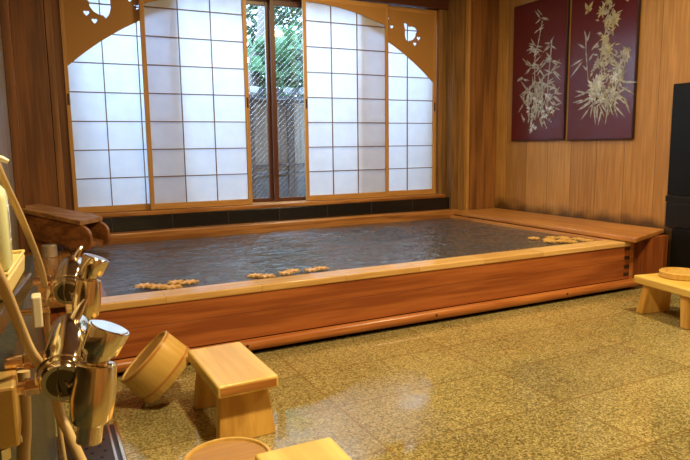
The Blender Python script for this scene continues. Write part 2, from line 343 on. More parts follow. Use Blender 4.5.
# ------------------------------------------------------------------ setting
X0, X1, YF, YB, ZC = -.20, 5.50, -1.6, 6.62, 3.6
sbox('floor', 'floor', X0, 6.1, YF, 6.9, -.12, 0, label='speckled olive granite slab floor, damp in patches', cat='floor')
sbox('ceiling', 'ceiling', X0 - .1, 6.2, YF - .1, 7.0, ZC, ZC + .1, label='boarded timber ceiling', cat='ceiling')
sbox('wall_left', 'wall_l', X0 - .15, X0, YF, YB + .2, 0, ZC, label='brown timber wall behind the washing place', cat='wall')
sbox('wall_right', 'wall_r', X1, X1 + .12, 2.0, YB + .2, 0, ZC, label='vertical golden timber boards, dark with damp at the foot', cat='wall')
sbox('wall_right_near', 'wall_r', 6.1, 6.2, YF, 2.0, 0, ZC, label='timber wall on the near right', cat='wall')
sbox('wall_front', 'wall_f', X0, 6.2, YF - .1, YF, 0, ZC, label='timber wall behind the viewer', cat='wall')
# back wall: masonry under and over the window, boards at both ends
wb = thing('wall_back', (2.4, 6.6, 0), 'timber and black stone wall around the wide window', 'wall'); struct(wb)
MB().box(X0, .0, 6.52, 6.9, 0, ZC).box(.0, .10, 6.56, 6.9, 0, ZC).build('board_cladding', 'column', wb)
MB().box(.10, .30, 6.66, 6.9, .0, 3.06).build('board_cladding', 'column', wb)
MB().box(.30, 4.80, 6.56, 6.9, 0, .672).build('black_stone', 'blacktile', wb)
MB().box(.10, 4.86, 6.56, 6.9, 3.06, ZC).build('header', 'alu', wb)
MB().box(4.69, 5.5, 6.60, 6.9, 0, 3.06).box(4.86, 5.5, 6.60, 6.9, 3.06, ZC).build('board_cladding', 'wall_b', wb)
o = struct(MB().box(.28, 4.86, 6.505, 6.56, .44, .670).build('trim_1', 'blacktile', None, .006), 'black polished stone upstand under the window', 'trim')
for i in range(8):
    MB().box(.62 + i * .6, .624 + i * .6, 6.4985, 6.502, .45, .668).build('joint', 'fence_dark', o)
sbox('trim_2', 'rim_dark', .28, 4.74, 6.50, 6.90, .672, .715, label='golden wood sill carrying the sliding screens', cat='sill', bevel=.006)
sbox('trim_3', 'column', -.145, .145, 6.40, 6.52, .3, 3.4, label='broad reddish brown board at the left of the window', cat='post', bevel=.006)
sbox('trim_4', 'post', .15, .21, 6.44, 6.60, .3, 3.4, label='narrow brown batten beside the left shutter', cat='post', bevel=.006)
sbox('trim_5', 'wall_b', 4.80, 5.00, 6.46, 6.60, .3, ZC - .02, label='narrow olive brown post right of the window', cat='post', bevel=.008)
sbox('trim_6', 'frame', 5.00, 5.035, 6.40, 6.60, .3, ZC - .02, label='slim orange strip standing in for the highlit edge of the corner column', cat='post', bevel=.006)  # bright strip stands for the highlight along the column edge
sbox('trim_7', 'post', 5.04, 5.495, 6.42, 6.60, .3, ZC - .02, label='broad reddish corner column by the right wall', cat='column', bevel=.01)
sbox('trim_8', 'wall_l', X0, X0 + .028, 1.45, 3.15, 1.40, 3.2, label='weathered grey brown board on the left wall', cat='panel', bevel=.006)
sbox('trim_9', 'column', X0, X0 + .07, 6.10, 6.38, .3, 3.4, label='dark corner post on the left wall', cat='post', bevel=.006)
sbox('trim_10', 'gutter', .0, 5.42, 3.72, 3.86, 0.001, .004, label='dark wet strip of granite at the foot of the tub', cat='floor')
sbox('garden_ground', 'earth', -6, 13, 7.0, 15, -.12, 0, label='bare garden earth outside the window', cat='ground')

# ------------------------------------------------------------------ window glass doors
for i, (x0, x1, yy) in enumerate(((.30, 2.50, 6.84), (2.47, 4.69, 6.78))):
    w = struct(thing('window_%d' % (i + 1), ((x0 + x1) / 2, yy, .715), ('left', 'right')[i] + ' wired glass sliding door in a dark brown frame', 'window'))
    a = .055
    MB().box(x0, x0 + a, yy - .02, yy + .02, .716, 3.05).box(x1 - a * 1.25, x1, yy - .02, yy + .02, .716, 3.05).box(x0 + a, x1 - a * 1.25, yy - .02, yy + .02, .716, .76).box(x0 + a, x1 - a * 1.25, yy - .02, yy + .02, 2.95, 3.05).build('window_frame', 'alu', w, .003)
    MB().box(x0 + a, x1 - a * 1.25, yy - .003, yy + .003, .76, 2.95).build('pane', 'glass', w)

# ------------------------------------------------------------------ shoji screens with an arch across all four
ZB, ZT, RC, UC = .718, 3.05, 3.2, 2.465
def arch_z(u): return 2.985 - (RC - math.sqrt(RC * RC - u * u))
BIRD = [(235, 172), (243, 168), (252, 171), (262, 180), (273, 190), (292, 185), (315, 191), (334, 212), (320, 224), (318, 244), (304, 263), (286, 273), (273, 274), (264, 285), (252, 270), (244, 242), (247, 205), (240, 188)]
BIRD = [((x - 280) / 6.575 * .01455, (228 - y) / 6.575 * .0135) for x, y in BIRD]
def heart(cx, cz, s):
    pts = []
    for k in range(14):
        t = k / 14 * 2 * PI
        pts.append((cx + s * .055 * 16 * math.sin(t) ** 3 / 16, cz + s * .055 * (13 * math.cos(t) - 5 * math.cos(2 * t) - 2 * math.cos(3 * t)) / 16))
    return pts
def board_mesh(outline, holes, y, th):
    cu = bpy.data.curves.new('tmp', 'CURVE'); cu.dimensions = '2D'; cu.fill_mode = 'BOTH'; cu.extrude = th / 2
    for pl in [outline] + holes:
        sp = cu.splines.new('POLY'); sp.points.add(len(pl) - 1)
        for q, (x, z) in zip(sp.points, pl): q.co = (x, z, 0, 1)
        sp.use_cyclic_u = True
    ob = bpy.data.objects.new('tmp', cu); COL.objects.link(ob)
    me = bpy.data.meshes.new_from_object(ob.evaluated_get(bpy.context.evaluated_depsgraph_get()))
    bpy.data.objects.remove(ob); bpy.data.curves.remove(cu)
    me.transform(Matrix.Translation((0, y, 0)) @ Matrix.Rotation(PI / 2, 4, 'X'))
    return me
def shoji(x0, x1, y, cell0, nv, shift, holes, label, pulls, stile=.036):
    t = thing('shoji_screen', ((x0 + x1) / 2, y, ZB), label, 'sliding screen', 'shoji screens in front of the window')
    h = .017
    MB().box(x0, x0 + stile, y - h, y + h, ZB, ZT).build('stile', 'frame', t, .003); MB().box(x1 - stile, x1, y - h, y + h, ZB, ZT).build('stile', 'frame', t, .003)
    MB().box(x0 + stile, x1 - stile, y - h, y + h, ZB, ZB + .062).build('bottom_rail', 'frame_h', t, .003); MB().box(x0 + stile, x1 - stile, y - h, y + h, ZT - .05, ZT).build('top_rail', 'frame_h', t, .003)
    b = MB()
    for k in range(nv):
        x = cell0 + k * .34
        if x0 + stile + .02 < x < x1 - stile - .005: b.box(x - .0045, x + .0045, y - .009, y + .004, ZB + .06, ZT - .04)
    for k in range(8):
        z = 1.062 + k * .286
        if z < ZT - .05: b.box(x0 + stile, x1 - stile, y - .010, y + .0045, z - .005, z + .005)
    b.build('lattice', 'lattice', t)
    MB().box(x0 + stile - .005, x1 - stile + .005, y + .0055, y + .0065, ZB + .055, ZT - .045).build('paper', 'paper', t)
    n = 24; xa, xb = x0 + stile, x1 - stile
    low = [(xa + (xb - xa) * k / n, arch_z(abs(xa + (xb - xa) * k / n + shift - UC))) for k in range(n + 1)]
    low = [(x, min(z, ZT - .052)) for x, z in low]
    out_ = low + [(xb, ZT - .045), (xa, ZT - .045)]
    finish('arch_board', board_mesh(out_, holes, y - .0125, .004), 'arch', t)
    for px, s in pulls:
        MB().box(px - .011, px + .011, y - h - .0015, y - h + .003, 1.79, 1.90).build('finger_pull', 'bronze', t)
    return t
def bird(cx, cz, s, f=1): return [(cx + x * s * f, cz + z * s) for x, z in BIRD][::f]
LH = [bird(.662, 2.783, 1.2, -1), heart(.528, 2.680, .5), heart(.598, 2.612, .5), heart(.94, 2.845, .45), heart(1.005, 2.775, .5), bird(1.12, 2.88, .6, -1)]
RH = [bird(4.273, 2.743, .95), heart(4.400, 2.690, .48), heart(4.345, 2.618, .45), bird(3.88, 2.87, .8), heart(4.005, 2.80, .45)]
YO, YI = 6.655, 6.60
shoji(.290, 1.385, YO, .652, 3, 0, LH, 'left outermost paper screen under the falling left end of the wooden arch', [(.309, 1)], )
shoji(3.545, 4.675, YO, 3.90, 2, 0, RH, 'right outermost paper screen with bird cut-out in its arch board', [(4.652, 1)], .046)
shoji(1.02, 2.135, YI, 1.40, 2, .335, [], 'paper screen just left of the garden gap, sliding in front of its neighbour', [(2.115, 1)], .045)
shoji(2.80, 3.925, YI, 3.157, 2, -.335, [], 'paper screen just right of the garden gap with curved board across its top', [(2.822, 1)], .040)

# ------------------------------------------------------------------ garden
f = thing('garden_fence', (2.9, 8.3, 0), 'grey brown board fence with tile capping beyond the glass', 'fence')
MB().box(-1, 7.5, 8.24, 8.36, 0, .93).build('plinth', 'stone_out', f)
MB().box(-1, 7.5, 8.27, 8.31, .93, 2.02).build('board_panel', 'fence', f)
for z in (.99, 1.10, 2.0): MB().box(-1, 7.5, 8.22, 8.26, z - .02, z + .02).build('fence_rail', 'fence_dark' if z != .99 else 'stone_out', f, .004)
for x in (-.5, 1.1, 2.62, 3.22, 4.9, 6.4): MB().box(x, x + .10, 8.20, 8.27, 0, 2.04).build('fence_post', 'fence_dark', f, .005)
b = MB().box(-1, 7.5, 8.18, 8.42, 2.03, 2.07)
for i in range(34): b.cyl((-.95 + i * .25, 8.10, 2.12), (-.95 + i * .25, 8.44, 2.17), .05, seg=12)
b.build('tile_cap', 'tile_cap', f, smooth=True)
def tree(name, label, loc, trunk, seed, n, spread, ctr, mat, ls, cat='tree', group=None):
    rnd = random.Random(seed); t = thing(name, loc, label, cat, group)
    if trunk: MB().sweep(trunk[0], trunk[1], 12).build('trunk', 'bark', t, smooth=True)
    b = MB()
    for i in range(n):
        u = Vector((rnd.gauss(0, 1), rnd.gauss(0, 1), rnd.gauss(0, 1))).normalized() * rnd.random() ** .4
        c = Vector(ctr) + Vector((u.x * spread[0], u.y * spread[1], u.z * spread[2]))
        e = Euler((rnd.uniform(-1, 1), rnd.uniform(-1, 1), rnd.uniform(0, 6.28))).to_matrix()
        l = ls * rnd.uniform(.6, 1.4); w = l * .28
        pts = [e @ Vector(q) for q in ((0, 0, 0), (w, l * .4, .12 * l), (w * .7, l * .75, .06 * l), (0, l, -.1 * l), (-w * .7, l * .75, .06 * l), (-w, l * .4, .12 * l))]
        vs = [b.bm.verts.new(c + q) for q in pts]
        b.bm.faces.new((vs[0], vs[1], vs[2], vs[3])); b.bm.faces.new((vs[0], vs[3], vs[4], vs[5]))
    b.build('foliage', mat, t); return t
tree('garden_tree', 'grey leaning tree trunk behind the left glass of the garden gap', (3.15, 9.5, 0),
     ([(3.0, 9.5, 0), (3.08, 9.5, 1.6), (3.14, 9.5, 2.25), (3.19, 9.5, 2.75), (3.32, 9.5, 3.15), (3.36, 9.5, 3.7), (3.5, 9.5, 4.6)], [.13, .11, .10, .09, .075, .07, .05]), 3, 260, (1.2, .6, .8), (3.3, 9.9, 4.2), 'leaf_dark', .16)
tree('broadleaf_shrub', 'bright green broad-leaved shrub above the fence in the right glass', (3.75, 9.2, 0),
     ([(3.8, 9.3, 0), (3.8, 9.3, 1.5), (3.85, 9.3, 2.3)], [.05, .04, .03]), 5, 420, (.75, .5, .55), (3.75, 9.3, 2.65), 'leaf_light', .26, 'shrub')
tree('garden_shrub', 'darker green bush high behind the right glass', (4.2, 10.6, 0),
     ([(4.3, 10.7, 0), (4.3, 10.7, 2.4)], [.08, .05]), 8, 1200, (1.3, .6, 1.3), (4.3, 10.8, 3.6), 'leaf_dark', .17, 'shrub')
tree('low_bush', 'low green bush behind the trunk in the left glass', (3.4, 10.2, 0),
     ([(3.3, 10.3, 0), (3.3, 10.3, 1.6)], [.05, .03]), 11, 500, (.8, .4, .6), (3.35, 10.3, 2.35), 'leaf_light', .18, 'shrub')

# ------------------------------------------------------------------ bath tub
ZR, ZW = .45, .425
tub = thing('bath_tub', (2.5, 5.1, 0), 'long reddish cypress hot bath filled with water under the window', 'bath')
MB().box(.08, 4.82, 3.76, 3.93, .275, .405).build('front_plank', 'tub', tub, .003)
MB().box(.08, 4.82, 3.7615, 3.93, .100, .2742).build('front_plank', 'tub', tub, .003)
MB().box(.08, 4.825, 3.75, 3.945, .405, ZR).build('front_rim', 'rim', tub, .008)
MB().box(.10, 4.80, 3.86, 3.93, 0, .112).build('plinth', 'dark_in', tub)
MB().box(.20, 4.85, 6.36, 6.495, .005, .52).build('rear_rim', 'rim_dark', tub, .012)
MB().box(.20, .33, 3.945, 6.36, .005, .44).build('left_rim', 'deck', tub, .006)
MB().box(4.70, 4.765, 3.945, 6.36, .005, ZR).build('right_rim', 'bench', tub, .006)
MB().box(.33, 4.70, 3.93, 6.36, .005, .05).build('tub_bottom', 'tub', tub)
for z in (.385, .30, .215, .145):
    tag(MB().box(4.752, 4.822, 3.7585, 3.775, z - .016, z + .016).build('joint_key', 'grout', tub), 'dark wooden joint key let into the corner')
from mathutils import noise
def ripple(x, y):
    k = 1 + 2.2 * max(0, 1 - math.hypot(x - 3.0, (y - 5.75) * 1.3) / .6)
    edge = min(1, (x - .331) / .15, (4.699 - x) / .15, (y - 3.946) / .1, (6.359 - y) / .1)
    h = noise.fractal(Vector((x * 3.2, y * 4.6, 1.7)), .9, 2.2, 3) * .011 + noise.noise(Vector((x * 13, y * 17, 5.1))) * .0035
    return max(-.02, min(.018, h * k * edge)) if edge > 0 else 0
w = MB(); NX, NY = 300, 190; gx = [.331 + (4.699 - .331) * i / NX for i in range(NX + 1)]; gy = [3.946 + (6.359 - 3.946) * j / NY for j in range(NY + 1)]
grid = [[w.bm.verts.new((x, y, ZW - .004 + ripple(x, y))) for y in gy] for x in gx]
for i in range(NX):
    for j in range(NY): w.bm.faces.new((grid[i][j], grid[i + 1][j], grid[i + 1][j + 1], grid[i][j + 1]))
cs = [w.bm.verts.new((x, y, .33)) for x, y in ((gx[0], gy[0]), (gx[-1], gy[0]), (gx[-1], gy[-1]), (gx[0], gy[-1]))]
w.bm.faces.new(cs[::-1])
w.bm.faces.new([cs[0], cs[1]] + [grid[i][0] for i in range(NX, -1, -1)]); w.bm.faces.new([cs[1], cs[2]] + [grid[NX][j] for j in range(NY, -1, -1)])
w.bm.faces.new([cs[2], cs[3]] + [grid[i][NY] for i in range(0, NX + 1)]); w.bm.faces.new([cs[3], cs[0]] + [grid[0][j] for j in range(0, NY + 1)])
wat = tag(w.build('bath_water', 'water', smooth=True), 'rippled dark hot water mirroring the bluish screens, filling the tub', 'water', kind='stuff')
rail = thing('foot_rail', (2.4, 3.735, 0), 'round orange wooden rail pinned along the foot of the tub', 'rail')
MB().sweep([(.06, 3.735, .064), (4.90, 3.735, .064)], .038, 20).build('pole', 'rail', rail, smooth=True)
for x in (.62, 1.13, 2.62, 3.98):
    MB().cyl((x, 3.695, .070), (x, 3.700, .070), .010, seg=12).build('screw', 'grout', rail)
bn = thing('bath_bench', (5.1, 5.05, 0), 'broad cypress bench plank running along the right wall beside the tub', 'bench')
MB().hexa([(4.73, 3.63, .458), (5.49, 3.90, .458), (5.49, 6.40, .458), (4.77, 6.38, .458)], [(4.73, 3.63, .50), (5.49, 3.90, .50), (5.49, 6.40, .50), (4.77, 6.38, .50)]).build('bench_plank', 'bench', bn, .008)
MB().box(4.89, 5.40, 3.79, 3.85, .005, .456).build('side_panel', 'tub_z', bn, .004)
MB().box(4.835, 4.885, 3.765, 3.86, .09, .456).build('bench_post', 'rail', bn, .005)

# floating leaf cut-outs
def leafshape(s, seed):
    rnd = random.Random(seed); pts = []
    for k in range(7):
        a = k * 2 * PI / 7; l = s * rnd.uniform(.85, 1.1)
        for da, rr in ((-.30, .50), (-.13, .85), (0, 1.), (.13, .85), (.30, .50)): pts.append((l * rr * math.cos(a + da), l * rr * math.sin(a + da)))
    return pts
def cutout(x, y, s, rz, seed, label, group, tilt=0):
    b = MB(); P = leafshape(s, seed)
    b.hexa([(u, v, 0) for u, v in P], [(u, v, .012) for u, v in P])
    o = b.build('floating_cutout', 'float', None, off=LOCAL)
    o.location = (x, y, ZW + .007); o.rotation_euler = (tilt, 0, rz)
    return tag(o, label, 'ornament', group)
G = ('leaf cut-outs floating at the left of the front rim', 'leaf cut-outs floating midway along the front rim', 'leaf cut-outs clustered in the right corner of the bath')
gl = [(.575, 4.20, 'leftmost pale maple-leaf cut-out floating by the left of the front rim'), (.655, 4.13, 'second maple-leaf cut-out from the left, tucked against the front rim'), (.735, 4.06, 'middle cut-out of the left cluster, nearest the front rim'), (.79, 4.20, 'fourth maple-leaf cut-out of the left cluster, reddish against the water'), (.875, 4.16, 'rightmost maple-leaf cut-out of the left floating cluster')]
for i, (x, y, l) in enumerate(gl): cutout(x, y, .068, i * 1.1, i, l, G[0])
gm = [(1.34, 4.13, 'leftmost golden leaf cut-out of the middle trio group by the rim'), (1.405, 4.07, 'golden leaf cut-out overlapping the leftmost one of the middle group'), (1.56, 4.10, 'golden leaf cut-out in the centre of the middle group'), (1.64, 4.15, 'golden leaf cut-out just right of centre in the middle group'), (1.77, 4.11, 'golden leaf cut-out second from the right in the middle group'), (1.855, 4.13, 'pale rightmost leaf cut-out of the middle group by the rim')]
for i, (x, y, l) in enumerate(gm): cutout(x, y, .060, i * .9 + .4, 20 + i, l, G[1])
gr = [(4.28, 4.42), (4.33, 4.28), (4.45, 4.36), (4.36, 4.15), (4.49, 4.22), (4.42, 4.08), (4.60, 4.17), (4.60, 4.06), (4.27, 4.20), (4.55, 4.30)]
for i, (x, y) in enumerate(gr): cutout(x, y, .066, i * .7, 40 + i, 'pale leaf cut-out in the crowded cluster floating at the right front corner of the bath', G[2])

# ------------------------------------------------------------------ left deck, chute, stopper
dk = thing('side_deck', (.0, 5.2, 0), 'glossy brown timber deck between the left wall and the tub', 'deck')
MB().box(X0 + .005, .195, 4.0, 6.38, .40, .45).build('deck_board', 'deck', dk, .006)
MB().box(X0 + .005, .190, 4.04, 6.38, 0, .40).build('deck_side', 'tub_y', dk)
st = thing('stopper_knob', (.03, 5.72, .45), 'short chrome cylinder standing on the side deck', 'stopper')
MB().lathe([(0, .45), (.062, .451), (.062, .545), (.055, .553), (0, .553)], Matrix.Translation((.03, 5.72, 0)), 32).build('cap_body', 'stopper', st, smooth=True)
MB().lathe([(.0, .4505), (.08, .4505), (.08, .456), (.063, .456)], Matrix.Translation((.03, 5.72, 0)), 32).build('flange', 'chrome', st, smooth=True)

ch = thing('water_chute', (.0, 6.2, .45), 'lidded brown wooden trough with rounded cheeks pouring into the bath', 'chute')
dirv = Vector((.50, -.40, -.115)); dn = Vector((dirv.x, dirv.y, 0)).normalized(); wv = Vector((-dn.y, dn.x, 0))  # width direction
P0 = Vector((-.178, 6.12, .855)) - dn * .03; Lh = .62
def cpt(s, wd, dz): return P0 + dn * s + wv * wd + Vector((0, 0, -.115 * s / .64 + dz))
def cheek(w0, w1):
    prof = [(-.02, -.045), (.62, -.045)]
    for k in range(1, 9):
        a = PI / 2 - k * PI / 2 / 8; prof.append((.62 + .095 * math.cos(a), -.125 + .08 * math.sin(a)))
    prof += [(.715, -.20), (.69, -.255), (-.02, -.275)]
    b = MB(); A = [cpt(s, w0, z) for s, z in prof]; B = [cpt(s, w1, z) for s, z in prof]
    return b.hexa(A, B)
cheek(0, .04).build('cheek', 'chute', ch, .006); cheek(.27, .305).build('cheek', 'chute', ch, .006)
lid = MB(); lid.hexa([cpt(s, w_, -.042) for s, w_ in ((-.02, -.015), (.64, -.015), (.64, .315), (-.02, .315))], [cpt(s, w_, 0) for s, w_ in ((-.02, -.015), (.64, -.015), (.64, .315), (-.02, .315))]).build('lid', 'chute_top', ch, .005)
MB().hexa([cpt(s, w_, -.245) for s, w_ in ((-.02, .04), (.66, .04), (.66, .27), (-.02, .27))], [cpt(s, w_, -.205) for s, w_ in ((-.02, .04), (.66, .04), (.66, .27), (-.02, .27))]).build('trough_floor', 'chute', ch)
MB().hexa([cpt(s, w_, -.375) for s, w_ in ((.0, .03), (.28, .03), (.28, .26), (.0, .26))], [cpt(s, w_, -.262) for s, w_ in ((.0, .03), (.28, .03), (.28, .26), (.0, .26))]).build('support_block', 'chute', ch)

# ------------------------------------------------------------------ washing place: marble dado, ledge, drain
MB_ = MB().hexa([(X0, -1.2, 0), (-.13, -1.2, 0), (-.02, 1.75, 0), (-.02, 3.6, 0), (X0, 3.6, 0)], [(X0, -1.2, .80), (-.13, -1.2, .80), (-.10, 1.75, .80), (-.06, 3.6, .80), (X0, 3.6, .80)])
struct(MB_.build('trim_11', 'marble'), 'dark green marble dado behind the taps', 'dado')
led = thing('wash_ledge', (-.12, .8, 1.06), 'narrow steel-edged ledge on the left wall above the taps', 'shelf')
MB().hexa([(X0, .45, 1.048), (-.155, .45, 1.048), (-.030, 1.50, 1.048), (X0, 1.50, 1.048)], [(X0, .45, 1.083), (-.155, .45, 1.083), (-.030, 1.50, 1.083), (X0, 1.50, 1.083)]).build('ledge_slab', 'ledge', led, .004)
MB().hexa([(X0, .45, .80), (-.188, .45, .80), (-.150, 1.30, .80), (X0, 1.30, .80)], [(X0, .45, 1.046), (-.188, .45, 1.046), (-.150, 1.30, 1.046), (X0, 1.30, 1.046)]).build('ledge_back', 'marble', led)
dr = thing('drain_channel', (.11, 2.2, 0), 'perforated stainless drain channel in the floor below the taps', 'drain')
MB().box(.00, .235, 1.0, 3.05, .002, .012).build('perforated_plate', 'steel', dr, .002)
MB().box(-.012, .0, 1.0, 3.06, .002, .020).box(.205, .215, 1.0, 3.05, .012, .018).box(.235, .247, 1.0, 3.06, .002, .020).build('channel_edge', 'chrome2', dr)
b = MB()
for i in range(34):
    for j in range(3): b.cyl((.045 + j * .055 + (i % 2) * .02, 1.1 + i * .058, .0122), (.045 + j * .055 + (i % 2) * .02, 1.1 + i * .058, .0130), .0085, seg=10)
b.build('drain_hole', 'black', dr)['kind'] = 'stuff'

# ------------------------------------------------------------------ taps
def circle_wire(c, ax, r, th, a0=0, a1=2 * PI, n=28):
    ax = Vector(ax).normalized(); u = ax.cross(Vector((0, 0, 1))).normalized(); v = u.cross(ax)
    return [Vector(c) + u * r * math.cos(a0 + (a1 - a0) * k / n) + v * r * math.sin(a0 + (a1 - a0) * k / n) for k in range(n + 1)]
def make_tap(label):
    # local frame: origin below the front end of the mixer bar
    t = thing('wall_tap', (0.005, 1.067, .80), label, 'tap', 'chrome push taps over the drain')
    A = Vector((.012, 1.067, .982)); B = Vector((.038, 1.27, 1.012)); D = (B - A).normalized()
    MB().sweep([A + D * .001, A + D * .042, A + D * .048, A + D * .175, A + D * .188, B], [.0345, .0350, .0375, .0375, .0330, .024], 36).build('mixer_body', 'chrome', t, smooth=True)
    h = MB().sweep([A - D * .026, A - D * .020, A], [.0315, .0345, .0345], 36).build('temperature_handle', 'chrome', t, smooth=True)
    MB().sweep([A - D * .0275, A - D * .0262], [.024, .024], 28).build('dark_cap', 'cap', h, smooth=True)
    lp = [A - D * .028 + q for q in (Vector((-.004, 0, .031)), Vector((-.008, -.004, .0)), Vector((-.004, -.006, -.026)), Vector((.008, -.006, -.030)), Vector((.014, -.005, -.014)), Vector((.004, -.003, .004)))]
    MB().sweep(lp, .0017, 8).build('wire_loop', 'chrome', h, smooth=True)
    MB().sweep(circle_wire(A - D * .006, D, .0405, .002, R(-10), R(190)), .0020, 8).build('handle_wire', 'chrome', h, smooth=True)
    C = A + D * .15
    MB().sweep([C + Vector((.008, 0, .030)), C + Vector((.020, .01, .050)), C + Vector((.030, .02, .062))], [.010, .008, .005], 10).build('diverter_lever', 'chrome', t, smooth=True)
    # push-tap column: barrel with a stepped shoulder under the button
    T = Vector((.062, 1.022, 1.018)); Bt = Vector((.042, 1.012, .897)); U = (T - Bt).normalized()
    MB().sweep([Bt + U * .018, Bt + U * .026, Bt + U * .06, T - U * .016, T - U * .010, T - U * .006], [.027, .0325, .0345, .0315, .0305, .024], 36).build('spout_column', 'chrome2', t, smooth=True)
    MB().sweep([A + D * .04, A + D * .02 + Vector((.020, -.010, -.004)), Bt + U * .055 + Vector((-.002, 0, 0))], [.028, .026, .029], 24).build('bridge', 'chrome', t, smooth=True)
    MB().sweep([C + Vector((.0, -.02, .012)), C + Vector((.020, -.05, .014)), T + Vector((-.004, .012, -.006))], [.018, .010, .013], 20).build('valve_neck', 'chrome', t, smooth=True)
    MB().sweep([Bt - U * .014, Bt - U * .012, Bt + U * .0175], [.0175, .0195, .0200], 24).build('nozzle', 'chrome', t, smooth=True)
    K = Vector((.083, 1.020, 1.066)); V = (K - T).normalized()
    kb = MB().sweep([T - U * .006, T + V * .010, T + V * .011, T + V * .016, K - V * .002, K], [.018, .019, .0275, .0295, .0335, .0325], 40).build('push_button', 'chrome', t, smooth=True)
    MB().sweep([K + V * .0002, K + V * .0016], [.0300, .0285], 36).build('button_plate', 'chrome', kb, smooth=True)
    # wall connections
    for dz, y in ((.018, 1.14), (-.020, 1.115)):
        c = Vector((-.03, y, .976 + dz))
        MB().cyl((-.075, y, c.z), (-.045, y, c.z), .0115, seg=16).build('inlet_pipe', 'copper', t, smooth=True)
        MB().cyl((-.048, y, c.z), (-.026, y, c.z), .0155, seg=6).cyl((-.026, y, c.z), (.0, y, c.z), .011, seg=16).build('union_nut', 'copper', t, .0015)
    return t
tap = make_tap('nearest chrome push tap, its large round button facing up at the lower left')
tap2 = copy_tree(tap); tap2.location = (tap.location.x + .034, tap.location.y + .65, tap.location.z + .008)
tap2['label'] = 'farther chrome push tap, standing out against the bath water'
vb = thing('valve_box', (-.10, 1.09, .87), 'steel valve box with painted golden reflection at the left edge of the picture', 'box')
MB().box(-.145, -.058, 1.045, 1.14, .885, .985).build('box_body', 'gold_reflection', vb, .005)
MB().cyl((-.085, 1.06, .865), (-.085, 1.06, .884), .014, seg=6).cyl((-.066, 1.09, .872), (-.066, 1.09, .8845), .009, seg=12).build('box_nut', 'chrome', vb, .001)
# spare shower bracket between the taps
br = thing('shower_bracket', (-.03, 1.68, .92), 'pale steel bracket block between ledge and farther tap', 'bracket')
MB().box(-.040, -.018, 1.64, 1.69, .915, .995).build('bracket_block', 'pump', br, .004)
MB().cyl((-.12, 1.70, .945), (.0, 1.70, .945), .009, seg=14).build('bracket_pipe', 'copper', br, smooth=True)
MB().cyl((-.085, 1.70, .945), (-.078, 1.70, .945), .035, seg=24).build('wall_plate', 'chrome', br, smooth=True)

def smooth_path(P, n=8):
    P = [Vector(p) for p in P]; out_ = []
    for i in range(len(P) - 1):
        p0 = P[max(i - 1, 0)]; p1 = P[i]; p2 = P[i + 1]; p3 = P[min(i + 2, len(P) - 1)]
        for k in range(n):
            t = k / n; out_.append(.5 * ((2 * p1) + (p2 - p0) * t + (2 * p0 - 5 * p1 + 4 * p2 - p3) * t * t + (3 * p1 - p0 - 3 * p2 + p3) * t ** 3))
    return out_ + [P[-1]]
HP = [(-0.085, 1.344, 1.371), (-0.064, 1.4, 1.289), (-0.045, 1.492, 1.216), (-0.027, 1.584, 1.136), (-0.013, 1.678, 1.059), (-0.008, 1.734, 1.001)]
def hose(P, r, label, mat='hose'):
    return tag(MB().sweep(smooth_path(P), r, 14).build('shower_hose', mat, smooth=True), label, 'hose', 'hoses around the taps')
hose(HP, .0076, 'cream shower hose running down past the soap bottle to the farther tap')
hose([(-.10, 1.02, 1.25), (-.078, 1.034, 1.205), (-.063, 1.041, 1.154), (-.049, 1.07, 1.088), (-.035, 1.098, 1.025), (-.022, 1.119, .990)], .0085, 'cream shower hose coming from under the soap tray to the nearest tap')
hose([(-.002, 1.125, .940), (.002, 1.115, .896), (.012, 1.095, .872), (.027, 1.07, .832), (.050, 1.036, .767), (.06, 1.02, .62), (.05, 1.03, .30), (.05, 1.04, .02)], .0085, 'cream hose curving down and away under the nearest tap')
hose([(.0, 1.76, .985), (-.006, 1.753, .950), (-.009, 1.739, .881), (-.006, 1.725, .803), (.0, 1.72, .6), (.02, 1.72, .30), (.03, 1.72, .02)], .0062, 'thin pale hose hanging straight down from the farther tap')
hose([(-.052, 1.205, .955), (-.054, 1.201, .912), (-.057, 1.193, .849), (-.064, 1.186, .777), (-.066, 1.18, .55), (-.066, 1.18, .35)], .0115, 'brown upright supply hose beside the valve box')

# soap tray and bottle on the ledge
tr = thing('soap_tray', (-.10, 1.33, 1.084), 'cream yellow plastic tray on the ledge, holding the soap bottle', 'tray')
b = MB()
bo = [(-.185, 1.215), (-.062, 1.215), (-.040, 1.50), (-.165, 1.50)]
cx = sum(p[0] for p in bo) / 4; cy = sum(p[1] for p in bo) / 4
def sc_(p, s): return (cx + (p[0] - cx) * s, cy + (p[1] - cy) * s)
b.hexa([(*sc_(p, .94), 1.084) for p in bo], [(*sc_(p, 1.0), 1.128) for p in bo]).build('tray_body', 'tray', tr, .007)
b = MB()
for i in range(4):
    p, q = bo[i], bo[(i + 1) % 4]; pi, qi = sc_(p, .93), sc_(q, .93)
    b.hexa([(*p, 1.129), (*q, 1.129), (*qi, 1.129), (*pi, 1.129)], [(*p, 1.135), (*q, 1.135), (*qi, 1.135), (*pi, 1.135)])
b.build('tray_lip', 'tray', tr, .002)
bt = thing('soap_bottle', (-.09, 1.33, 1.131), 'pale green pump bottle of liquid soap cut by the left picture edge', 'bottle')
def rrect(x0, x1, y0, y1, r, z, n=5):
    o_ = []
    for cx_, cy_, a0 in ((x1 - r, y1 - r, 0), (x0 + r, y1 - r, 90), (x0 + r, y0 + r, 180), (x1 - r, y0 + r, 270)):
        for k in range(n + 1): a = R(a0 + 90 * k / n); o_.append((cx_ + r * math.cos(a), cy_ + r * math.sin(a), z))
    return o_
bm_ = MB(); rings = []
